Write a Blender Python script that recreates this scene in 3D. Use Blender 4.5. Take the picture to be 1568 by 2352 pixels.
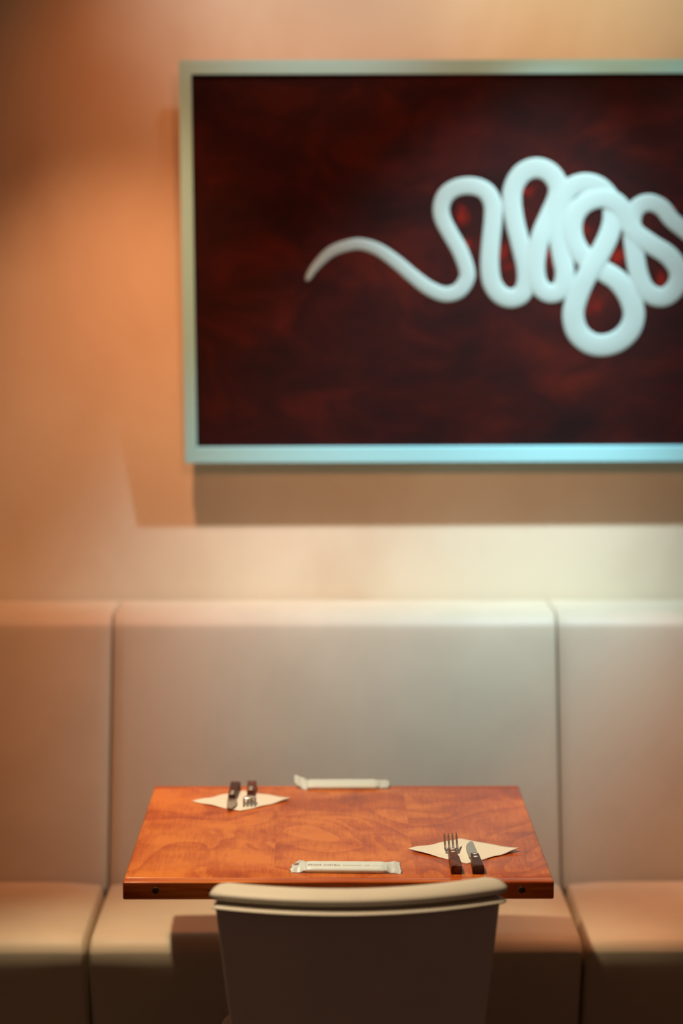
import bpy, bmesh, math, random
from mathutils import Vector, Matrix
random.seed(7)
for o in list(bpy.data.objects):
    bpy.data.objects.remove(o, do_unlink=True)
scene = bpy.context.scene
COL = scene.collection
R = math.radians

# ------------------------------------------------------------ camera
cam = bpy.data.cameras.new('camera')
camo = bpy.data.objects.new('camera', cam)
COL.objects.link(camo)
cam.sensor_fit = 'VERTICAL'; cam.sensor_height = 36.0; cam.sensor_width = 24.0
cam.lens = 85.0
camo.location = (0, 0, 1.733)
camo.rotation_euler = (R(90 - 5.7174), 0, R(-0.3508))
cam.clip_start = 0.05; cam.clip_end = 60
cam.dof.use_dof = True
cam.dof.focus_distance = 4.12
cam.dof.aperture_fstop = 1.65
scene.camera = camo

# ------------------------------------------------------------ colour management, world, lamps
vs = scene.view_settings
vs.view_transform = 'Standard'; vs.look = 'None'; vs.exposure = 0.0; vs.gamma = 1.0
vs.use_curve_mapping = False

world = bpy.data.worlds.new('world'); scene.world = world
world.use_nodes = True
bg = world.node_tree.nodes['Background']
WORLD = (1.000, 0.506, 0.353); WORLD_S = 0.0850
bg.inputs[0].default_value = (*WORLD, 1); bg.inputs[1].default_value = WORLD_S

def spot(name, loc, target, power, col, angle, blend, radius):
    l = bpy.data.lights.new(name, 'SPOT')
    l.energy = power; l.color = col
    l.spot_size = R(angle); l.spot_blend = blend; l.shadow_soft_size = radius
    o = bpy.data.objects.new(name, l); COL.objects.link(o)
    o.location = loc
    d = Vector(target) - Vector(loc)
    o.rotation_euler = d.to_track_quat('-Z', 'Y').to_euler()
    return o

# ceiling downlights and added fill spots: (name, position, aim, watts, colour, cone, blend, radius)
LAMPS = [
 ('wall_spot_left',        (-0.49, 4.64, 2.70), (-0.44, 5.45, 1.00), 80.0, (1.000, 0.409, 0.198),  50, 1.0, 0.03),
 ('wall_fill_left',       (-0.49, 4.64, 2.70), (-0.05, 5.45, 1.80), 20.0, (1.000, 0.260, 0.080),  90, 1.0, 0.05),  # added wide orange wash, same position as the left wall spot
 ('wall_spot_right',       ( 0.73, 4.64, 2.70), ( 0.90, 5.45, 1.12), 55.9, (0.691, 0.909, 1.000),  50, 1.0, 0.03),
 ('wall_fill_right',  ( 0.73, 4.64, 2.70), ( 0.22, 5.45, 1.08), 201.6, (0.691, 0.909, 1.000),  47, 1.0, 0.03),  # added second beam at the right spot, stretches its cool pool leftwards
 ('wall_top_fill_left',     (-0.02, 4.50, 2.74), (-0.02, 5.45, 2.45), 20.0, (0.913, 1.000, 0.974),  58, 1.0, 0.05),  # added fill that brightens only the wall above the painting
 ('wall_top_fill_right',    ( 0.62, 4.50, 2.74), ( 0.62, 5.45, 2.45), 30.1, (1.000, 0.741, 0.491),  58, 1.0, 0.05),  # added warm fill for the top of the wall
 ('front_fill',          ( 0.20, 2.20, 2.60), ( 0.25, 5.45, 1.70), 145.0, (1.000, 0.360, 0.160),  31, 1.0, 0.05),  # added frontal fill, lifts the frame's shadow on the wall
 ('table_spot_left',       (-0.55, 3.86, 2.70), (-0.18, 4.05, 0.74), 172.0, (1.000, 0.750, 0.470),  46, 0.6, 0.03),
 ('bench_spot_left',       (-0.49, 4.64, 2.70), (-0.55, 4.70, 0.45), 42.9, (1.000, 0.260, 0.080),  36, 1.0, 0.03),
 ('bench_spot_right',      ( 0.73, 4.64, 2.70), ( 0.85, 4.70, 0.45), 120.7, (1.000, 0.387, 0.181),  40, 1.0, 0.03),
]
for a in LAMPS:
    spot(*a)
# ------------------------------------------------------------ material helpers
def newmat(name):
    m = bpy.data.materials.new(name); m.use_nodes = True
    nt = m.node_tree; b = nt.nodes['Principled BSDF']
    return m, nt, b
def N(nt, t, **kw):
    n = nt.nodes.new(t)
    for k, v in kw.items(): setattr(n, k, v)
    return n
def noise(nt, vec, scale, detail=4, rough=0.55, dist=0.0):
    n = N(nt, 'ShaderNodeTexNoise')
    n.inputs['Scale'].default_value = scale; n.inputs['Detail'].default_value = detail
    n.inputs['Roughness'].default_value = rough; n.inputs['Distortion'].default_value = dist
    if vec is not None: nt.links.new(vec, n.inputs['Vector'])
    return n.outputs['Fac']
def mapping(nt, vec, scale=(1, 1, 1), loc=(0, 0, 0), rot=(0, 0, 0)):
    n = N(nt, 'ShaderNodeMapping')
    n.inputs['Scale'].default_value = scale; n.inputs['Location'].default_value = loc
    n.inputs['Rotation'].default_value = rot
    nt.links.new(vec, n.inputs['Vector'])
    return n.outputs[0]
def ramp(nt, fac, stops, interp='LINEAR'):
    n = N(nt, 'ShaderNodeValToRGB'); r = n.color_ramp; r.interpolation = interp
    while len(r.elements) < len(stops): r.elements.new(0.5)
    for e, (p, c) in zip(r.elements, stops):
        e.position = p; e.color = (*c, 1) if len(c) == 3 else c
    nt.links.new(fac, n.inputs[0])
    return n.outputs[0]
def mixc(nt, fac, a, b, mode='MIX'):
    n = N(nt, 'ShaderNodeMix', data_type='RGBA', blend_type=mode)
    for inp, v in ((n.inputs[0], fac), (n.inputs[6], a), (n.inputs[7], b)):
        if isinstance(v, (int, float)): inp.default_value = v
        elif isinstance(v, tuple): inp.default_value = (*v, 1)
        else: nt.links.new(v, inp)
    return n.outputs[2]
def bump(nt, b, h, strength, dist=0.001):
    n = N(nt, 'ShaderNodeBump'); n.inputs['Strength'].default_value = strength
    n.inputs['Distance'].default_value = dist
    nt.links.new(h, n.inputs['Height']); nt.links.new(n.outputs[0], b.inputs['Normal'])
def objco(nt): return N(nt, 'ShaderNodeTexCoord').outputs['Object']
def mathn(nt, op, a, b=None):
    n = N(nt, 'ShaderNodeMath', operation=op)
    for i, v in enumerate((a, b)):
        if v is None: continue
        if isinstance(v, (int, float)): n.inputs[i].default_value = v
        else: nt.links.new(v, n.inputs[i])
    return n.outputs[0]

def plain(name, col, rough=0.5, metal=0.0, spec=0.5, coat=0.0):
    m, nt, b = newmat(name)
    b.inputs['Base Color'].default_value = (*col, 1)
    b.inputs['Roughness'].default_value = rough; b.inputs['Metallic'].default_value = metal
    b.inputs['Specular IOR Level'].default_value = spec
    b.inputs['Coat Weight'].default_value = coat
    return m, nt, b

def m_vinyl(name, col, rough=0.5):
    m, nt, b = plain(name, col, rough, spec=0.35)
    o = objco(nt)
    n1 = noise(nt, mapping(nt, o, (1, 1, 1)), 5.0, 3)
    c2 = tuple(x * 0.93 for x in col)
    nt.links.new(mixc(nt, ramp(nt, n1, [(0.4, (0, 0, 0)), (0.62, (1, 1, 1))]), col, c2), b.inputs['Base Color'])
    h = noise(nt, o, 420, 3)
    bump(nt, b, h, 0.12, 0.0006)
    return m

def m_plaster(name, col):
    m, nt, b = plain(name, col, 0.75, spec=0.2)
    o = objco(nt)
    f = noise(nt, mapping(nt, o, (1.0, 1.0, 0.62), (3.1, 0, 1.7)), 4.2, 3, 0.5, 0.35)
    g = noise(nt, o, 1.6, 2)
    mix = mathn(nt, 'ADD', mathn(nt, 'MULTIPLY', f, 0.6), mathn(nt, 'MULTIPLY', g, 0.4))
    a = (col[0] * 0.90, col[1] * 0.84, col[2] * 0.80)
    nt.links.new(ramp(nt, mix, [(0.38, a), (0.58, col)]), b.inputs['Base Color'])
    bump(nt, b, noise(nt, o, 60, 5), 0.15, 0.002)
    return m

def m_wood_top(name):
    m, nt, b = newmat(name)
    o = objco(nt)
    sep = N(nt, 'ShaderNodeSeparateXYZ'); nt.links.new(o, sep.inputs[0])
    X = sep.outputs[0]
    # three boards across the width, each with its own figure
    b1 = mathn(nt, 'GREATER_THAN', X, -0.108); b2 = mathn(nt, 'GREATER_THAN', X, 0.128)
    idx = mathn(nt, 'ADD', b1, b2)
    off = N(nt, 'ShaderNodeCombineXYZ')
    nt.links.new(mathn(nt, 'MULTIPLY', idx, 3.37), off.inputs[0])
    nt.links.new(mathn(nt, 'MULTIPLY', idx, 7.91), off.inputs[1])
    va = N(nt, 'ShaderNodeVectorMath', operation='ADD')
    nt.links.new(o, va.inputs[0]); nt.links.new(off.outputs[0], va.inputs[1])
    p = va.outputs[0]
    big = noise(nt, mapping(nt, p, (1, 0.55, 1)), 4.6, 2, 0.45, 0.9)       # cathedral figure field
    rings = mathn(nt, 'FRACT', mathn(nt, 'MULTIPLY', big, 9.0))
    line = ramp(nt, rings, [(0.0, (0.40, 0.40, 0.40)), (0.10, (0.60, 0.60, 0.60)), (0.5, (0.52, 0.52, 0.52)), (0.90, (0.42, 0.42, 0.42)), (1.0, (0.40, 0.40, 0.40))])
    fine = noise(nt, mapping(nt, p, (1, 0.08, 1)), 190, 5, 0.7)
    blot = noise(nt, mapping(nt, p, (1.2, 0.8, 1), (4, 2, 0)), 9, 5, 0.62, 0.4)
    blot2 = noise(nt, mapping(nt, p, (0.8, 1.6, 1), (1, 5, 0)), 7, 3, 0.5, 0.2)
    s = mathn(nt, 'ADD', mathn(nt, 'MULTIPLY', line, 0.34),
        mathn(nt, 'ADD', mathn(nt, 'MULTIPLY', fine, 0.20),
        mathn(nt, 'ADD', mathn(nt, 'MULTIPLY', blot, 0.30), mathn(nt, 'MULTIPLY', blot2, 0.22))))
    tone = mathn(nt, 'ADD', s, mathn(nt, 'MULTIPLY', idx, -0.012))
    c = ramp(nt, tone, [(0.385, WOOD[0]), (0.485, WOOD[1]), (0.59, WOOD[2])])
    nt.links.new(c, b.inputs['Base Color'])
    b.inputs['Roughness'].default_value = 0.35
    b.inputs['Specular IOR Level'].default_value = 0.22
    b.inputs['Coat Weight'].default_value = 0.10; b.inputs['Coat Roughness'].default_value = 0.10
    bump(nt, b, fine, 0.06, 0.0004)
    return m
def m_wood_edge(name):
    m, nt, b = newmat(name)
    o = objco(nt)
    fine = noise(nt, mapping(nt, o, (0.05, 1, 1)), 200, 4, 0.6)
    blot = noise(nt, mapping(nt, o, (0.5, 1, 1)), 9, 3)
    s = mathn(nt, 'ADD', mathn(nt, 'MULTIPLY', fine, 0.4), mathn(nt, 'MULTIPLY', blot, 0.6))
    nt.links.new(ramp(nt, s, [(0.34, WOOD[0]), (0.48, WOOD[1]), (0.64, WOOD[2])]), b.inputs['Base Color'])
    b.inputs['Roughness'].default_value = 0.35
    b.inputs['Specular IOR Level'].default_value = 0.22
    b.inputs['Coat Weight'].default_value = 0.10; b.inputs['Coat Roughness'].default_value = 0.10
    return m
def m_handle(name, a, c):
    m, nt, b = newmat(name)
    o = objco(nt)
    f = noise(nt, mapping(nt, o, (1, 0.15, 1)), 300, 4)
    g = noise(nt, o, 60, 3)
    s = mathn(nt, 'ADD', mathn(nt, 'MULTIPLY', f, 0.5), mathn(nt, 'MULTIPLY', g, 0.5))
    nt.links.new(ramp(nt, s, [(0.36, a), (0.66, c)]), b.inputs['Base Color'])
    b.inputs['Roughness'].default_value = 0.42; b.inputs['Specular IOR Level'].default_value = 0.25
    return m
def m_canvas(name):
    m, nt, b = plain(name, (0.03, 0.008, 0.006), 0.85, spec=0.08)
    o = objco(nt)
    f = noise(nt, mapping(nt, o, (1, 1, 1.5), (1.5, 0, 0.4)), 5.0, 6, 0.62, 0.8)
    g = noise(nt, mapping(nt, o, (1, 1, 2.2), (0.4, 0, 2.0)), 3.0, 4, 0.6, 0.3)
    s = mathn(nt, 'ADD', mathn(nt, 'MULTIPLY', f, 0.62), mathn(nt, 'MULTIPLY', g, 0.38))
    # red dabs of paint between the loops
    dab = None
    for (x, z, r) in DABS:
        d = N(nt, 'ShaderNodeVectorMath', operation='DISTANCE'); nt.links.new(o, d.inputs[0]); d.inputs[1].default_value = (x, 0.012, z)
        v = mathn(nt, 'SUBTRACT', 1.0, mathn(nt, 'DIVIDE', d.outputs['Value'], r))
        dab = v if dab is None else mathn(nt, 'MAXIMUM', dab, v)
    fl = ramp(nt, noise(nt, mapping(nt, o, (1, 1, 0.8)), 26, 3, 0.6, 0.6), [(0.42, (0, 0, 0)), (0.66, (1, 1, 1))])
    dab = mathn(nt, 'MULTIPLY', mathn(nt, 'POWER', mathn(nt, 'MAXIMUM', dab, 0.0), 0.6), fl)
    nt.links.new(mixc(nt, dab, ramp(nt, s, CANVAS), (0.24, 0.012, 0.005)), b.inputs['Base Color'])
    bump(nt, b, noise(nt, o, 500, 2), 0.2, 0.0006)
    return m
def m_floor(name):
    m, nt, b = newmat(name)
    o = objco(nt)
    br = N(nt, 'ShaderNodeTexBrick'); nt.links.new(mapping(nt, o, (1, 1, 1), (0, 0, 0), (0, 0, R(90))), br.inputs[0])
    br.inputs['Scale'].default_value = 1.0; br.inputs['Brick Width'].default_value = 1.4; br.inputs['Row Height'].default_value = 0.14
    br.inputs['Mortar Size'].default_value = 0.002
    br.inputs['Color1'].default_value = (0.030, 0.014, 0.008, 1); br.inputs['Color2'].default_value = (0.045, 0.020, 0.010, 1)
    br.inputs['Mortar'].default_value = (0.005, 0.003, 0.002, 1)
    f = noise(nt, mapping(nt, o, (1, 0.1, 1)), 60, 4)
    nt.links.new(mixc(nt, ramp(nt, f, [(0.3, (0, 0, 0)), (0.7, (0.5, 0.5, 0.5))]), br.outputs[0], (0.02, 0.01, 0.006)), b.inputs['Base Color'])
    b.inputs['Roughness'].default_value = 0.45
    return m
def m_paper(name, col):
    m, nt, b = plain(name, col, 0.9, spec=0.1)
    o = objco(nt)
    wv = N(nt, 'ShaderNodeTexChecker'); wv.inputs['Scale'].default_value = 700
    nt.links.new(mapping(nt, o, (1, 1, 0)), wv.inputs['Vector'])
    bump(nt, b, wv.outputs['Fac'], 0.25, 0.0002)
    return m
def m_film(name, col):
    m, nt, b = plain(name, col, 0.38, spec=0.5)
    bump(nt, b, noise(nt, mapping(nt, objco(nt), (1, 0.5, 1)), 90, 3, 0.5, 0.5), 0.2, 0.001)
    return m

WOOD = [(0.270, 0.038, 0.005), (0.500, 0.092, 0.011), (0.740, 0.215, 0.032)]
CANVAS = [(0.36, (0.016, 0.007, 0.007)), (0.50, (0.030, 0.0078, 0.0070)), (0.64, (0.062, 0.0105, 0.0072)), (0.80, (0.14, 0.014, 0.007))]
DABS = [(0.606, 0.546, 0.0279), (0.708, 0.457, 0.0335), (0.758, 0.604, 0.0212), (0.808, 0.457, 0.0251), (0.905, 0.349, 0.0268), (1.049, 0.406, 0.0212), (0.619, 0.483, 0.0168), (0.891, 0.52, 0.0168), (0.955, 0.453, 0.0223), (1.067, 0.571, 0.0223)]
M = dict(
    vinyl=m_vinyl('beige_vinyl', (0.66, 0.595, 0.45)),
    chair=m_vinyl('chair_vinyl', (0.76, 0.72, 0.62)),
    wall=m_plaster('apricot_plaster', (0.78, 0.73, 0.56)),
    ceil=m_plaster('ceiling_plaster', (0.70, 0.60, 0.50)),
    floor=m_floor('dark_floorboards'),
    top=m_wood_top('cherry_boards'), edge=m_wood_edge('cherry_edge'),
    plug=plain('dark_plug', (0.03, 0.012, 0.010), 0.5)[0],
    dark=plain('dark_wood', (0.03, 0.012, 0.008), 0.5)[0],
    iron=plain('black_iron', (0.02, 0.018, 0.016), 0.45, 0.6)[0],
    handle=m_handle('rosewood', (0.040, 0.007, 0.003), (0.20, 0.042, 0.011)),
    handle_dark=m_handle('dark_rosewood', (0.026, 0.006, 0.004), (0.085, 0.018, 0.008)),
    steel=plain('polished_steel', (0.80, 0.79, 0.76), 0.18, 1.0)[0],
    blade=plain('brushed_steel', (0.82, 0.80, 0.76), 0.38, 1.0)[0],
    rivet=plain('rivet_steel', (0.92, 0.95, 0.93), 0.42, 0.55)[0],
    etch=plain('etched_grey', (0.12, 0.08, 0.06), 0.7)[0],
    paper=m_paper('napkin_paper', (0.90, 0.91, 0.86)),
    film=m_film('white_film', (0.78, 0.94, 1.0)),
    film2=m_film('clear_crimped_film', (0.69, 0.83, 0.90)),
    ink=plain('brown_ink', (0.25, 0.09, 0.04), 0.7)[0],
    ink2=plain('pale_ink', (0.55, 0.50, 0.44), 0.7)[0],
    frame=plain('pale_frame_paint', (0.38, 0.90, 0.99), 0.5)[0],
    canvas=m_canvas('oxblood_canvas'),
    paint=plain('pale_paint', (0.34, 0.48, 0.46), 0.6, spec=0.2)[0],
    stitch=plain('stitch_tan', (0.50, 0.40, 0.30), 0.7)[0],
)

# ------------------------------------------------------------ mesh helpers
def link(name, bm, mat, parent=None, smooth=True, loc=None):
    bm.normal_update()
    me = bpy.data.meshes.new(name)
    bm.to_mesh(me); bm.free()
    me.materials.append(mat)
    if smooth:
        for p in me.polygons: p.use_smooth = True
    o = bpy.data.objects.new(name, me); COL.objects.link(o)
    if parent is not None: o.parent = parent
    if loc is not None: o.location = loc
    return o
def thing(name, label, cat, loc=(0, 0, 0), rot=(0, 0, 0), group=None):
    o = bpy.data.objects.new(name, None); COL.objects.link(o)
    o.location = loc; o.rotation_euler = rot
    o.empty_display_size = 0.05
    return tag(o, label, cat, group)
def tag(o, label, cat, group=None):
    o['label'] = label; o['category'] = cat
    if group: o['group'] = group
    return o

def axis_stops(a, r, n):
    """positions along one axis: dense in the rounded ends, n spans in the middle"""
    k = 5
    e = [a - r + r * math.tan(math.pi / 4 * i / k) for i in range(k + 1)]
    mid = [-(a - r) + 2 * (a - r) * i / n for i in range(1, n)]
    return [-x for x in reversed(e)] + mid + e
def rbox(hx, hy, hz, r, n=(6, 6, 6), f=None):
    """rounded box, optional deform f(Vector) -> Vector"""
    bm = bmesh.new()
    r = min(r, hx * .98, hy * .98, hz * .98)
    S = [axis_stops(h, r, k) for h, k in zip((hx, hy, hz), n)]
    H = (hx, hy, hz)
    vmap = {}
    def V(i, j, k):
        key = (i, j, k)
        if key not in vmap:
            p = Vector((S[0][i], S[1][j], S[2][k]))
            q = Vector([max(-(h - r), min(h - r, c)) for c, h in zip(p, H)])
            d = p - q
            if d.length > 1e-9: p = q + d.normalized() * r
            vmap[key] = bm.verts.new(f(p) if f else p)
        return vmap[key]
    L = [len(s) - 1 for s in S]
    for a in range(3):
        b, c = (a + 1) % 3, (a + 2) % 3
        for side in (0, L[a]):
            for i in range(L[b]):
                for j in range(L[c]):
                    q = []
                    for (u, v) in ((i, j), (i + 1, j), (i + 1, j + 1), (i, j + 1)):
                        idx = [0, 0, 0]; idx[a] = side; idx[b] = u; idx[c] = v
                        q.append(V(*idx))
                    if side == 0: q.reverse()
                    bm.faces.new(q)
    return bm
def sweep(rings, cap=True):
    """rings: list of lists of Vectors (closed loops)"""
    bm = bmesh.new()
    vr = [[bm.verts.new(p) for p in ring] for ring in rings]
    n = len(vr[0])
    for a, b in zip(vr, vr[1:]):
        for i in range(n):
            bm.faces.new((a[i], a[(i + 1) % n], b[(i + 1) % n], b[i]))
    if cap:
        bm.faces.new(list(reversed(vr[0]))); bm.faces.new(vr[-1])
    bmesh.ops.recalc_face_normals(bm, faces=bm.faces)
    return bm
def prism(poly, z0, z1, bev=0.0):
    bm = bmesh.new()
    a = [bm.verts.new((x, y, z0)) for x, y in poly]; b = [bm.verts.new((x, y, z1)) for x, y in poly]
    n = len(poly)
    bm.faces.new(list(reversed(a))); bm.faces.new(b)
    for i in range(n): bm.faces.new((a[i], a[(i + 1) % n], b[(i + 1) % n], b[i]))
    bmesh.ops.recalc_face_normals(bm, faces=bm.faces)
    if bev:
        bmesh.ops.bevel(bm, geom=list(bm.edges), offset=bev, segments=2, affect='EDGES')
    return bm
def lathe(prof, n=32):
    """prof: (radius, z) pairs"""
    return sweep([[Vector((r * math.cos(2 * math.pi * i / n), r * math.sin(2 * math.pi * i / n), z)) for i in range(n)] for r, z in prof])
def merge(bms):
    out = bmesh.new()
    for b in bms:
        me = bpy.data.meshes.new('tmp'); b.to_mesh(me); b.free(); out.from_mesh(me); bpy.data.meshes.remove(me)
    return out
def disc(r, h, n=20):
    return lathe([(r * 0.6, -h), (r, -h), (r, h * 0.5), (r * 0.85, h), (r * 0.3, h * 1.1)], n)
def smoothstep(x): x = max(0.0, min(1.0, x)); return x * x * (3 - 2 * x)

# ------------------------------------------------------------ the room
WALL_Y = 5.45
def struct(name, bm, mat):
    o = link(name, bm, mat, smooth=False); o['kind'] = 'structure'; return o
def slab(x0, x1, y0, y1, z0, z1):
    return prism([(x0, y0), (x1, y0), (x1, y1), (x0, y1)], z0, z1)
struct('floor', slab(-3.2, 3.6, -1.0, WALL_Y + .1, -0.1, 0), M['floor'])
struct('wall_back', slab(-3.2, 3.6, WALL_Y, WALL_Y + .1, 0, 2.8), M['wall'])
struct('ceiling', slab(-3.2, 3.6, -1.0, WALL_Y + .1, 2.8, 2.9), M['ceil'])

# ------------------------------------------------------------ banquette: three sections side by side
SEAM_L, SEAM_R, PITCH = -0.464, 0.498, 0.962
GAP = 0.0010
def make_section(x0, label):
    w = PITCH / 2 - GAP
    t = thing('banquette_section', label, 'banquette', (x0 + PITCH / 2, 5.0, 0), group='banquette sections along the wall')
    # seat: upholstered block with a rolled front, front face undercut towards the floor so it stays dark
    y0, y1, z0, z1 = 4.564 - 5.0, 5.014 - 5.0, 0.09, 0.450
    hy, hz = (y1 - y0) / 2, (z1 - z0) / 2
    cy, cz = (y0 + y1) / 2, (z0 + z1) / 2
    def fs(p):
        x, y, z = p
        side = w - abs(x)
        if side < 0.032: x = math.copysign(w - side * 0.36, x)
        if z > 0:
            back = (hy - y)
            y -= 0.030 * math.exp(-side / 0.024) * smoothstep((0.12 - back) / 0.12)
            z -= 0.016 * math.exp(-side / 0.022) * (0.35 + 0.65 * math.exp(-back / 0.20))
            z += 0.008 * (1 - (x / w) ** 4) * (1 - (y / hy) ** 2)
        if y < 0:
            y += 0.37 * max(0.0, (hz - 0.035 - z)) * smoothstep(-y / hy)
            y -= 0.010 * (1 - (x / w) ** 6) * (1 - (z / hz) ** 2)
        return Vector((x, y + cy, z + cz))
    link('seat', rbox(w, hy, hz, 0.032, (28, 14, 10), fs), M['vinyl'], t)
    # backrest: leaning block, shallow top ledge against the wall
    BR = 0.030
    bz0, bz1 = 0.40, 0.990
    bhy, bhz = 0.12, (bz1 - bz0) / 2
    def fb(p):
        x, y, z = p
        Z = z + (bz0 + bz1) / 2
        u = (y + bhy) / (2 * bhy)                        # 0 front, 1 wall
        side = w - abs(x)
        if side < BR:
            # keep the rolled top full right up to the seam, so neighbouring sections meet in a tight line
            qy = max(-(bhy - BR), min(bhy - BR, y)); qz = max(-(bhz - BR), min(bhz - BR, z))
            L = math.hypot(y - qy, z - qz)
            if L > 1e-6:
                nl = (BR if L > 0.7071 * BR else L * 1.4142) * (1 - 0.05 * (1 - side / BR))
                y = qy + (y - qy) * nl / L; z = qz + (z - qz) * nl / L
                Z = z + (bz0 + bz1) / 2; u = (y + bhy) / (2 * bhy)
            x = math.copysign(w - side * 0.10, x)
        front = 5.036 + (Z - 0.45) * 0.295 - 5.0
        back = 5.445 - 5.0
        Y = front + (back - front) * u
        if u < .5:
            Y -= 0.010 * (1 - (x / w) ** 6) * (1 - (2 * (Z - .45) / .54 - 1) ** 2) * (1 - 2 * u)
            Y += 0.007 * math.exp(-side / 0.010) * (1 - 2 * u) * smoothstep((0.960 - Z) / .04)
        return Vector((x, Y, Z))
    link('backrest', rbox(w, bhy, bhz, BR, (40, 8, 20), fb), M['vinyl'], t)
    link('plinth', rbox(w, 0.19, 0.045, 0.003, (2, 2, 2), lambda p: p + Vector((0, -0.12, 0.045))), M['dark'], t)
    # stitched flanges beside the seams on the seat
    for s in (-1, 1):
        rings = []
        pts = []
        for i in range(25):
            q = i / 24
            pts.append((s * (w - 0.019 - 0.006 * q), -0.02 - 0.38 * q))
        for (x, y) in pts:
            yy = y + 0.0
            zz = 0.450 - 0.016 * math.exp(-(w - abs(x)) / 0.022) * (0.35 + 0.65 * math.exp(-(hy - (yy - cy)) / 0.20)) + 0.008 * (1 - (x / w) ** 4) * (1 - ((yy - cy) / hy) ** 2)
            rings.append([Vector((x + 0.0011 * math.cos(a), yy, zz + 0.0009 * math.sin(a))) for a in [k * math.pi / 4 for k in range(8)]])
        link('seam_stitching', sweep(rings), M['stitch'], t)
    return t
make_section(SEAM_L - PITCH, 'beige vinyl banquette section running out past the left edge of the photo')
make_section(SEAM_L, 'beige vinyl banquette section directly behind the wooden table, between the two upright seams')
make_section(SEAM_R, 'beige vinyl banquette section running out past the right edge of the photo')

# ------------------------------------------------------------ painting
PW, PH = 1.875, 0.8815
pt = thing('framed_painting', 'large dark red painting of a looping white line in a pale frame',
           'painting', (-0.3152, 5.37, 1.305), (R(5.87), R(-0.17), 0))
FL, FB, FT, FD = 0.0262, 0.0345, 0.0300, 0.030
def frame_side(a, b, c, d):
    # a,b outer corners ; c,d inner corners (mitred bar)
    bm = bmesh.new()
    def ring(y): return [bm.verts.new((p[0], y, p[1])) for p in (a, b, c, d)]
    r0, r1 = ring(0), ring(FD)
    bm.faces.new(r0); bm.faces.new(list(reversed(r1)))
    for i in range(4): bm.faces.new((r0[i], r1[i], r1[(i + 1) % 4], r0[(i + 1) % 4]))
    bmesh.ops.recalc_face_normals(bm, faces=bm.faces)
    bmesh.ops.bevel(bm, geom=list(bm.edges), offset=0.0008, segments=2, affect='EDGES')
    return bm
o4 = [(0, 0), (PW, 0), (PW, PH), (0, PH)]
i4 = [(FL, FB), (PW - FL, FB), (PW - FL, PH - FT), (FL, PH - FT)]
bars = [frame_side(o4[k], o4[(k + 1) % 4], i4[(k + 1) % 4], i4[k]) for k in range(4)]
link('frame', merge(bars), M['frame'], pt, smooth=False)
CD = 0.012
cv = link('canvas', prism([(0, 0), (1, 0), (1, 1), (0, 1)], 0, 1), M['canvas'], pt, smooth=False)
for v in cv.data.vertices:
    x, y, z = v.co
    v.co = (FL - .004 + x * (PW - 2 * FL + .008), CD + z * 0.012, FB - .004 + y * (PH - FB - FT + .008))
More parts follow.
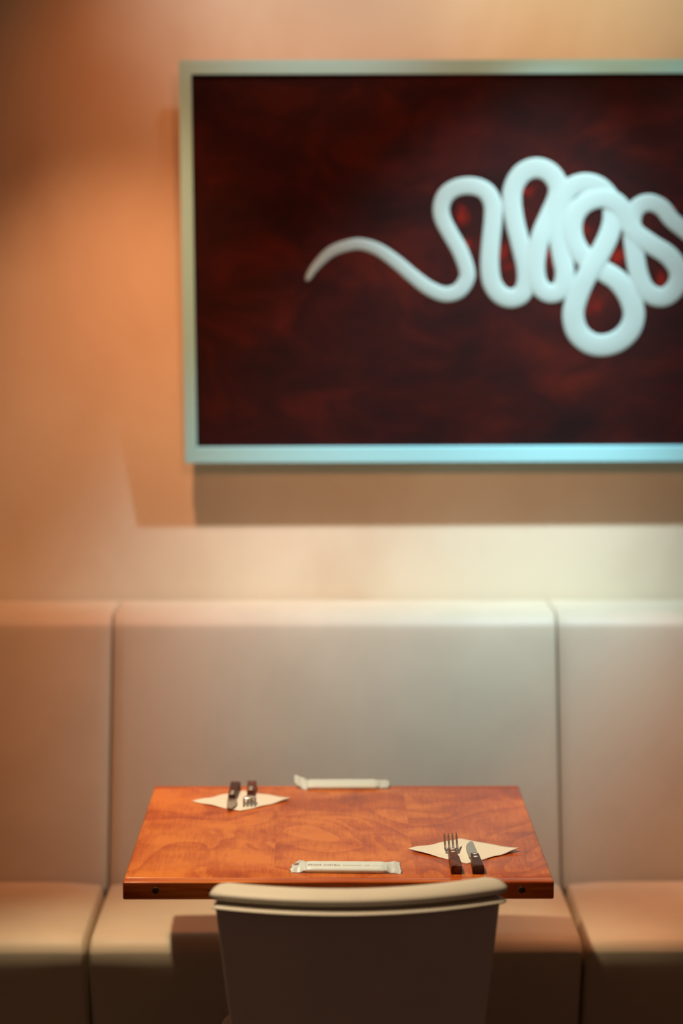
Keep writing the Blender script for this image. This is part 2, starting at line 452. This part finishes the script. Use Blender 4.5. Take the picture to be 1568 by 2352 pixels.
SQ = [(0.2716,0.4037,0.0058,0),(0.2899,0.4333,0.0086,0),(0.3244,0.4667,0.0115,0),(0.3645,0.4818,0.0125,0),(0.395,0.4836,0.013,0),(0.4313,0.4711,0.0139,0),(0.4695,0.4443,0.0149,0),(0.5079,0.4117,0.0154,0),(0.5415,0.3866,0.0163,0),(0.577,0.3731,0.0168,0),(0.6067,0.3816,0.0173,0),(0.6237,0.4065,0.0173,0),(0.6235,0.4295,0.0173,0),(0.6089,0.4687,0.0178,0),(0.5857,0.5087,0.0178,0),(0.5703,0.5391,0.0182,0),(0.5672,0.5657,0.0182,0),(0.5775,0.5912,0.0187,0),(0.6021,0.6072,0.0187,0),(0.6354,0.6099,0.0192,0),(0.664,0.5985,0.0197,0),(0.6794,0.572,0.0202,0),(0.6807,0.5369,0.0202,0),(0.6765,0.4894,0.0202,0),(0.6741,0.4418,0.0206,0),(0.6793,0.4006,0.0211,0),(0.6968,0.3737,0.0211,0),(0.7209,0.364,0.0211,0),(0.7438,0.3726,0.0211,0),(0.755,0.3985,0.0211,0),(0.7535,0.4348,0.0211,0),(0.7424,0.4797,0.0211,0),(0.7284,0.5321,0.0211,0),(0.7212,0.5794,0.0216,0),(0.7265,0.6125,0.0216,0),(0.7452,0.6388,0.0221,0),(0.7745,0.6491,0.0221,0),(0.8031,0.6386,0.0221,0),(0.8215,0.6122,0.0221,0),(0.8201,0.5839,0.0216,0),(0.8045,0.5461,0.0216,0),(0.786,0.5034,0.0211,0.6),(0.7762,0.4558,0.0211,0.6),(0.7758,0.4176,0.0211,0.6),(0.7857,0.3888,0.0211,0.6),(0.808,0.3743,0.0211,0.6),(0.8318,0.3848,0.0216,0.6),(0.8399,0.4174,0.0216,0.6),(0.8326,0.4556,0.0216,0.4),(0.8243,0.4985,0.0216,0.4),(0.8226,0.5413,0.0216,0.4),(0.8315,0.581,0.0221,0.5),(0.8511,0.6065,0.0221,0.5),(0.8823,0.6158,0.0221,0.5),(0.9138,0.6054,0.0221,0.5),(0.9372,0.5769,0.0221,0),(0.9427,0.5409,0.0221,0.6),(0.9349,0.503,0.0226,1.2),(0.9147,0.4601,0.023,1.4),(0.8906,0.4191,0.023,1.4),(0.8703,0.3741,0.0235,0.8),(0.8595,0.3309,0.024,0.4),(0.8689,0.2903,0.0245,0),(0.8963,0.2651,0.0245,0),(0.9272,0.2591,0.0245,0),(0.9607,0.2697,0.0245,0),(0.9861,0.2957,0.0245,0),(0.994,0.3304,0.024,0),(0.9817,0.369,0.024,0),(0.956,0.4026,0.0235,0.2),(0.9221,0.4248,0.023,0.3),(0.8901,0.4459,0.023,0.4),(0.8647,0.4765,0.0226,0.7),(0.8536,0.5146,0.0226,1.0),(0.8615,0.5506,0.0221,1.2),(0.8859,0.5752,0.0221,1.3),(0.9209,0.5836,0.0221,1.3),(0.9526,0.5693,0.0221,1.2),(0.9742,0.5361,0.0216,0.8),(0.992,0.5076,0.0216,0.8),(1.028,0.4817,0.0216,0.8),(1.0668,0.4568,0.0216,0.6),(1.0896,0.4243,0.0216,0.4),(1.0875,0.3927,0.0216,0.2),(1.0661,0.3687,0.0216,0),(1.0402,0.3669,0.0216,0),(1.0159,0.3842,0.0216,0),(1.0017,0.4169,0.0211,0),(0.992,0.4647,0.0211,0.2),(0.9853,0.5123,0.0206,0.2),(0.9864,0.5456,0.0202,0.2),(0.9993,0.5654,0.0197,0),(1.023,0.5729,0.0192,0),(1.0499,0.5615,0.0187,0),(1.0715,0.5358,0.0182,0),(1.1007,0.512,0.0178,0),(1.1378,0.4833,0.0173,0),(1.1867,0.445,0.0163,0),(1.2453,0.4066,0.0154,0),(1.3129,0.392,0.0144,0),(1.3794,0.411,0.0134,0),(1.4448,0.4538,0.0125,0),(1.5012,0.4775,0.0115,0),(1.5593,0.463,0.0086,0),(1.589,0.439,0.0058,0)]
def catmull(P, n):
    out = []
    for i in range(len(P) - 1):
        p0, p1, p2, p3 = P[max(i - 1, 0)], P[i], P[i + 1], P[min(i + 2, len(P) - 1)]
        for k in range(n):
            t = k / n
            out.append(tuple(0.5 * ((2 * b) + (-a + c) * t + (2 * a - 5 * b + 4 * c - d) * t * t + (-a + 3 * b - 3 * c + d) * t ** 3) for a, b, c, d in zip(p0, p1, p2, p3)))
    out.append(tuple(P[-1]))
    return out
def squiggle():
    pts = catmull(SQ, 6)
    rings = []
    n = 20
    m = len(pts)
    for i, (x, z, r, d) in enumerate(pts):
        a, b = pts[max(i - 2, 0)], pts[min(i + 2, m - 1)]
        tx, tz = b[0] - a[0], b[1] - a[1]
        l = math.hypot(tx, tz); tx /= l; tz /= l
        nx, nz = -tz, tx
        e = min(i, m - 1 - i)
        rr = r * (0.25 if e == 0 else 0.7 if e == 1 else 0.92 if e == 2 else 1.0)
        ring = []
        for k in range(n):
            g = 2 * math.pi * k / n
            c, s = math.cos(g), math.sin(g)
            ring.append(Vector((x + nx * rr * c, CD - 0.0005 - d * 0.0022 - 0.0028 * s, z + nz * rr * c)))
        rings.append(ring)
    return sweep(rings)
link('painted_line', squiggle(), M['paint'], pt)

# ------------------------------------------------------------ table
TX, TY, TZ = 0.0187, 4.2335, 0.740
tb = thing('dining_table', 'square cherry wood table for two standing in front of the banquette', 'table', (TX, TY, 0))
hx, hy, th = 0.3516, 0.3685, 0.030
fb_, bb_ = 0.028, 0.020
link('tabletop', rbox(hx, hy - (fb_ + bb_) / 2, th / 2, 0.0030, (8, 8, 2), lambda p: p + Vector((0, (fb_ - bb_) / 2, TZ - th / 2))), M['top'], tb)
link('edge_band', rbox(hx + .0003, fb_ / 2, th / 2, 0.0032, (8, 2, 2), lambda p: p + Vector((0, -hy + fb_ / 2, TZ - th / 2))), M['edge'], tb)
link('edge_band', rbox(hx + .0003, bb_ / 2, th / 2, 0.0032, (8, 2, 2), lambda p: p + Vector((0, hy - bb_ / 2, TZ - th / 2))), M['edge'], tb)
for wx in (-0.2795 - TX, 0.3180 - TX):
    o = link('screw_plug', disc(0.0056, 0.0006), M['plug'], tb, loc=(wx, -hy - 0.0002, TZ - 0.0145)); o.rotation_euler = (R(90), 0, 0)
o = link('screw_plug', disc(0.0018, 0.0006, 12), M['plug'], tb, loc=(-0.1935 - TX, -hy - 0.0002, TZ - 0.0140)); o.rotation_euler = (R(90), 0, 0)
link('mounting_plate', rbox(0.14, 0.14, 0.006, 0.003, (2, 2, 2), lambda p: p + Vector((0, 0, TZ - th - 0.006))), M['iron'], tb)
link('column', lathe([(0.036, 0.03), (0.036, 0.69), (0.036, TZ - th - 0.012)], 32), M['iron'], tb)
link('base', lathe([(0.20, 0.0), (0.21, 0.004), (0.21, 0.012), (0.10, 0.022), (0.045, 0.034)], 48), M['iron'], tb)

# ------------------------------------------------------------ chair, seen from behind, tucked under the table
ch = thing('dining_chair', 'cream upholstered chair tucked in at the table, seen from behind', 'chair', (0.0305, 3.85, 0), (0, 0, R(4.6)))
ARC0, SAG, HC = -0.275, 0.062, 0.222
def arc_y(x, k=1.0): return ARC0 + SAG * min(1.6, (x / HC) ** 2) * k
def fsh(p):
    x, y, z = p
    Z = z + 0.600
    q = (Z - 0.43) / 0.345
    sx = 0.812 + 0.208 * q ** 0.9 if q > 0 else 0.812
    X = x * sx
    Y = y + arc_y(X) + 0.004 - 0.025 * (q - 1) * 1.0 * 0.5
    return Vector((X, Y, Z))
link('backrest', rbox(0.216, 0.022, 0.178, 0.014, (24, 3, 14), fsh), M['chair'], ch)
def roll(zc, ra, rb, hc, yo, n=20, seg=60, lift=0.0):
    rings = []
    for i in range(seg + 1):
        s = -1 + 2 * i / seg
        e = 1 - abs(s)
        ends = hc
        x = hc * s
        k = math.sqrt(max(0.0, 1 - ((abs(s) - 0.93) / 0.07) ** 2)) if abs(s) > 0.93 else 1.0
        k = max(k, 0.08)
        y = arc_y(x) + yo
        # frame along the arc
        sl = 2 * SAG * x / HC ** 2
        nl = math.hypot(1, sl); nx, ny = -sl / nl, 1 / nl
        ring = []
        for j in range(n):
            g = 2 * math.pi * j / n
            a = ra * k * math.cos(g); b = rb * k * math.sin(g)
            ring.append(Vector((x + nx * a, y + ny * a, zc + b + lift * (x / HC) ** 2)))
        rings.append(ring)
    return sweep(rings)
link('top_roll', roll(0.7885, 0.034, 0.0115, HC, 0.004), M['chair'], ch)
link('piping', roll(0.7725, 0.0345, 0.0052, HC * 0.985, -0.006), M['chair'], ch)
link('seat', rbox(0.215, 0.215, 0.04, 0.03, (10, 10, 3), lambda p: Vector((p.x * (0.62 + 0.75 * (p.y + .215)), p.y - 0.015, p.z + 0.435))), M['chair'], ch)
for sx in (-1, 1):
    for (yy, spl) in ((-0.20, -0.03), (0.15, 0.0)):
        rings = []
        for z, r in ((0.0, 0.013), (0.2, 0.016), (0.40, 0.019)):
            cx = sx * (0.185 + 0.0); cy = yy + spl * (1 - z / 0.40)
            rings.append([Vector((cx + r * math.cos(a), cy + r * math.sin(a), z)) for a in [k * math.pi / 8 for k in range(16)]])
        link('leg', sweep(rings), M['dark'], ch)

# ------------------------------------------------------------ paper napkins
def napkin(label, cx, cy, hw, hd, skew, curl, rot=0.0):
    bm = bmesh.new(); n = 24
    grid = {}
    for i in range(n + 1):
        for j in range(n + 1):
            u, v = i / n * 2 - 1, j / n * 2 - 1           # square
            x = (u - v) / 2 * hw; y = (u + v) / 2 * hd + skew * (u - v) / 2
            # corners: right u=1 v=-1 ; left u=-1 v=1 ; far u=v=1 ; near u=v=-1
            L = max(0, ((-u + v) / 2 - 0.45) / 0.55); Rr = max(0, ((u - v) / 2 - 0.45) / 0.55)
            Fa = max(0, ((u + v) / 2 - 0.5) / 0.5); Nr = max(0, ((-u - v) / 2 - 0.5) / 0.5)
            z = 0.0002 + curl[0] * L ** 1.6 + curl[1] * Rr ** 1.6 + curl[2] * Fa ** 1.6 + curl[3] * Nr ** 1.6
            edge = max(abs(u), abs(v))
            z += 0.0016 * max(0, edge - 0.7) / 0.3 * (0.5 + 0.5 * math.sin(7 * u + 5 * v + cx * 30)) * (1 - Fa) * (1 - Nr)
            y += 0.003 * max(0, edge - .8) * math.sin(9 * u - 6 * v + cx * 9)
            grid[i, j] = bm.verts.new((x, y, z))
    fs = []
    for i in range(n):
        for j in range(n):
            fs.append(bm.faces.new((grid[i, j], grid[i + 1, j], grid[i + 1, j + 1], grid[i, j + 1])))
    r = bmesh.ops.extrude_face_region(bm, geom=fs)
    for v in [g for g in r['geom'] if isinstance(g, bmesh.types.BMVert)]: v.co.z += 0.0007
    bmesh.ops.recalc_face_normals(bm, faces=bm.faces)
    o = link('paper_napkin', bm, M['paper'], loc=(cx, cy, TZ))
    o.rotation_euler = (0, 0, rot)
    return tag(o, label, 'napkin', 'paper napkins on the table')
napkin('white paper napkin on the table nearest the chair, under the fork with tines up', 0.2350, 4.072, 0.0955, 0.091, -0.003, (0.0035, 0.005, 0.0, 0.0))
napkin('white paper napkin at the far left of the table under the fork with tines down', -0.1600, 4.467, 0.0930, 0.089, 0.007, (0.001, 0.004, 0.0, 0.001))

# ------------------------------------------------------------ cutlery
def handle_bm(L, w0, w1, h, concave=False):
    """handle along +y from its butt (y=0, width w1) to the root (y=L, width w0); underside at z=0"""
    def f(p):
        x, y, z = p
        q = (y + L / 2) / L
        ww = w1 + (w0 - w1) * q
        Z = z + h / 2
        k = 1.0 - 0.10 * (Z / h)
        Y = y + L / 2
        if concave and Y < 0.03:
            Y += (0.004 * (1 - Y / 0.03)) * (Z / h) * (1 - (2 * x / w1) ** 2)
        if not concave and Y < 0.012:
            Y += 0.006 * (Z / h) ** 2 * (1 - Y / 0.012)
        return Vector((x * ww / w1 * k, Y, Z))
    return rbox(w1 / 2, L / 2, h / 2, 0.0016, (4, 8, 3), f)
def rivets(parent, L, h, w):
    for y in (L - 0.007, L - 0.026):
        link('rivet', disc(0.0040, 0.0005, 24), M['rivet'], parent, loc=(0, y, h + 0.0001))
def knife(label, loc, rz, hl, bl, mat):
    t = thing('table_knife', label, 'knife', loc, (0, 0, rz), 'table knives')
    h = 0.0135
    hd = link('handle', handle_bm(hl, 0.0148, 0.0205, h), M[mat], t)
    rivets(hd, hl, h, 0.0148)
    k = bl / 0.112
    out = [(-0.0035, -0.004), (-0.0035, 0.003), (-0.0092, 0.005), (-0.0104, 0.012), (-0.0112, 0.03), (-0.0112, 0.05), (-0.0104, 0.068), (-0.0086, 0.084), (-0.0056, 0.098), (-0.0014, 0.108), (0.0028, 0.112),
           (0.0042, 0.110), (0.0050, 0.095), (0.0058, 0.07), (0.0066, 0.045), (0.0072, 0.02), (0.0074, 0.0), (0.0060, -0.004)]
    bm = prism([(x, y * k) for x, y in out], 0.0052, 0.0068, 0.0003)
    b = link('blade', bm, M['blade'], t, smooth=False, loc=(0, hl, 0))
    marks = merge([slab(x, x + 0.0012, 0.018 * k, (0.030 if i else 0.026) * k, 0.00681, 0.0069) for i, x in enumerate((-0.0058, -0.0004, 0.0022))])
    link('etched_mark', marks, M['etch'], b, smooth=False)
    return t
def fork(label, loc, rot, hl, ml, tines, flip):
    t = thing('table_fork', label, 'fork', loc, rot, 'table forks')
    h = 0.0135
    hd = link('handle', handle_bm(hl, 0.0150, 0.0190, h, True), M['handle'], t)
    rivets(hd, hl, h, 0.015)
    s = -1 if flip else 1
    zc = h / 2
    # outline along y: neck, shoulders, root of the tines
    pl = ml - tines
    st = [(-0.004, 0.0050, 0.0, 0.0012), (0.004, 0.0042, 0.0, 0.0012), (pl * 0.30, 0.0036, -0.0006, 0.0013), (pl * 0.50, 0.0044, -0.0018, 0.0012),
          (pl * 0.68, 0.0090, -0.0030, 0.0010), (pl * 0.84, 0.0117, -0.0036, 0.0009), (pl * 1.0, 0.0122, -0.0032, 0.0008)]
    def ring(y, w, z, d, x0=0.0, n=16, cup=0.0):
        r = []
        for k in range(n):
            g = 2 * math.pi * k / n
            c = math.cos(g); sg = math.sin(g)
            ex = math.copysign(abs(c) ** 0.6, c) * w
            ez = math.copysign(abs(sg) ** 0.6, sg) * d + cup * (ex / 0.0122) ** 2
            r.append(Vector((x0 + ex, y, zc + s * (z + ez))))
        return r
    fine = catmull(st, 4)
    parts = [sweep([ring(y, w, z, d, cup=0.0012 * smoothstep((y - pl * .5) / (pl * .5))) for y, w, z, d in fine])]
    for k in range(4):
        x0 = -0.0103 + k * 0.00687
        tr = []
        for i in range(13):
            q = i / 12
            y = pl - 0.002 + q * (tines + 0.002)
            w = 0.0022 * (1 - 0.25 * q) * (0.35 if i == 12 else 0.75 if i == 11 else 1)
            z = -0.0032 + 0.0008 + q ** 1.25 * TINE_RISE
            xo = x0 * (1 + 0.0 * q)
            tr.append(ring(y, w, z, 0.0010 * (1 - 0.3 * q), xo))
        parts.append(sweep(tr))
    link('head', merge(parts), M['steel'], t, loc=(0, hl, 0))
    return t
TINE_RISE = 0.0195
TOP = TZ + 0.0011
fork('fork with riveted wooden handle, tines up, on the napkin nearest the chair',
     (0.2137, 3.910, TOP), (0, 0, R(0.3)), 0.124, 0.066, 0.046, False)
knife('knife with riveted wooden handle and rounded blade, on the napkin nearest the chair', (0.2500, 3.910, TOP), R(0.5), 0.090, 0.112, 'handle_dark')
TINE_RISE = 0.0170
fork('fork with dark wooden handle, lying tines down on the far left napkin',
     (-0.1440, 4.580, TOP + 0.001), (R(0.0), 0, R(180)), 0.088, 0.094, 0.040, True)
knife('knife with dark wooden handle, lying on the far left napkin', (-0.1755, 4.580, TOP), R(178.6), 0.122, 0.082, 'handle_dark')

# ------------------------------------------------------------ wrapped hand towels
def sachet(label, loc, rz, x0, x1, b0, b1, left, right, text):
    """body along x from b0 to b1; flat crimped ends reach x0 and x1"""
    t = thing('wrapped_hand_towel', label, 'hand towel', loc, (0, 0, rz), 'wrapped hand towels on the table')
    HW, HH = 0.0128, 0.0052
    PW_ = 0.80; TILT = 0.34; ZC = 0.0004 + HH + 0.0024
    def ring(x, hw, hh, zc, pw=0.75, tilt=0.0, yo=0.0):
        r = []
        for k in range(28):
            g = 2 * math.pi * k / 28
            c, s = math.cos(g), math.sin(g)
            y = math.copysign(abs(c) ** pw, c) * hw; z = math.copysign(abs(s) ** pw, s) * hh
            r.append(Vector((x, y + yo, zc + z + tilt * y)))
        return r
    rings = []
    for i in range(31):
        q = i / 30
        x = b0 + (b1 - b0) * q
        e = min(q, 1 - q)
        k = 0.62 + 0.38 * smoothstep(e / 0.05)
        rings.append(ring(x, HW * (0.9 + 0.1 * k) * (1 + 0.01 * math.sin(q * 23)), HH * k, ZC, PW_, TILT))
    link('body', sweep(rings), M['film'], t)
    for side, spec in ((-1, left), (1, right)):
        xa, xb = (b0, x0) if side < 0 else (b1, x1)
        rr = []
        for i in range(15):
            q = i / 14
            x = xa + (xb - xa) * q - side * 0.001 * (1 - q)
            hh = HH * 0.62 * (1 - q) ** 2.2 + 0.0007
            zc = ZC + spec['lift'] * q ** 2 + 0.0005 * math.sin(q * 11 + side)
            hw = HW * (0.92 - 0.05 * smoothstep(q * 3) + spec['flare'] * q)
            ring_ = ring(x, hw, hh, zc, 0.8, TILT + (spec['tilt'] - TILT) * smoothstep(q * 2.6), 0.0)
            for p in ring_:
                v = p.y / HW
                p.x += side * (spec['cut'] * q * max(0.0, v) + spec['cut2'] * q * max(0.0, -v) + 0.0010 * q * math.sin(v * 9))
                p.z += 0.0007 * q * math.sin(v * 6 + q * 5)
                p.z = max(p.z, 0.0003)
            rr.append(ring_)
        link('crimped_end', sweep(rr), M['film2'], t)
    if text:
        zt = 0.0004 + 2 * HH
        cu = bpy.data.curves.new('lettering', 'FONT'); cu.body = 'TRUNK (HOTEL)'
        cu.size = 0.0072; cu.space_character = 1.28; cu.extrude = 0.00005; cu.offset = 0.00012
        to = bpy.data.objects.new('tmp_text', cu); COL.objects.link(to)
        bpy.context.view_layer.update()
        me = bpy.data.meshes.new_from_object(to.evaluated_get(bpy.context.evaluated_depsgraph_get()))
        bpy.data.objects.remove(to); bpy.data.curves.remove(cu)
        xs = [v.co.x for v in me.vertices]; wtx = max(xs) - min(xs)
        k = 0.0525 / wtx
        for v in me.vertices:
            v.co.x = (v.co.x - min(xs)) * k if False else v.co.x * k
        me.materials.append(M['ink'])
        def conform(v, x_off):
            # lay flat lettering (x, y) on the rounded flank that faces the chair
            g = math.radians(90 + 18) - 0.55 * v.y / 0.0115
            c, sn = math.cos(g), math.sin(g)
            h = v.z
            y = math.copysign(abs(c) ** PW_, c) * (HW + 0.00018 + h); z = abs(sn) ** PW_ * (HH + 0.00018 + h)
            v.x += x_off; v.y = y; v.z = ZC + z + TILT * y
        for v in me.vertices: conform(v.co, b0 + 0.0040)
        lo = bpy.data.objects.new('lettering', me); COL.objects.link(lo); lo.parent = t
        # runs of small print too faint to read: rows of short strokes
        def strokes(xa, xb, skip):
            bms = []; x = xa; i = 0
            while x < xb:
                if i not in skip:
                    wv = 0.0008 + 0.0010 * random.random()
                    bms.append(slab(x, x + wv, 0.0004, 0.0036, 0.0, 0.00008))
                    x += wv + 0.0009
                else: x += 0.0022
                i += 1
            bm = merge(bms)
            for v in bm.verts: conform(v.co, 0.0)
            return bm
        link('small_print', strokes(b0 + 0.062, b0 + 0.106, (16, 17)), M['ink2'], t, smooth=False)
        link('small_print', strokes(b0 + 0.112, b1 - 0.005, (4,)), M['film2'], t, smooth=False)
        bms = []
        for i in range(4):
            xx = x0 + 0.0045 + i * 0.0021
            bm = slab(xx, xx + 0.0014, 0.0010 + i * 0.0004, 0.0042 + i * 0.0004, 0.0, 0.0006)
            for v in bm.verts:
                v.co.z += ZC + left['lift'] + left['tilt'] * v.co.y + 0.0011
            bms.append(bm)
        link('small_print', merge(bms), M['ink'], t, smooth=False)
    return t
sachet('white wrapped hand towel with printed lettering, at the table edge nearest the chair', (0.031, 3.9300, TZ), R(-2.2), -0.091, 0.091, -0.0665, 0.0665,
       dict(lift=0.0005, flare=0.06, tilt=0.62, cut=-0.014, cut2=0.0), dict(lift=-0.0005, flare=0.05, tilt=0.60, cut=-0.002, cut2=0.002), True)
sachet('blank white wrapped hand towel at the table edge nearest the banquette', (0.029, 4.5800, TZ), R(0.6), -0.091, 0.091, -0.066, 0.068,
       dict(lift=0.0035, flare=0.40, tilt=0.75, cut=0.0, cut2=-0.016), dict(lift=0.000, flare=-0.12, tilt=0.50, cut=0.0, cut2=-0.004), False)
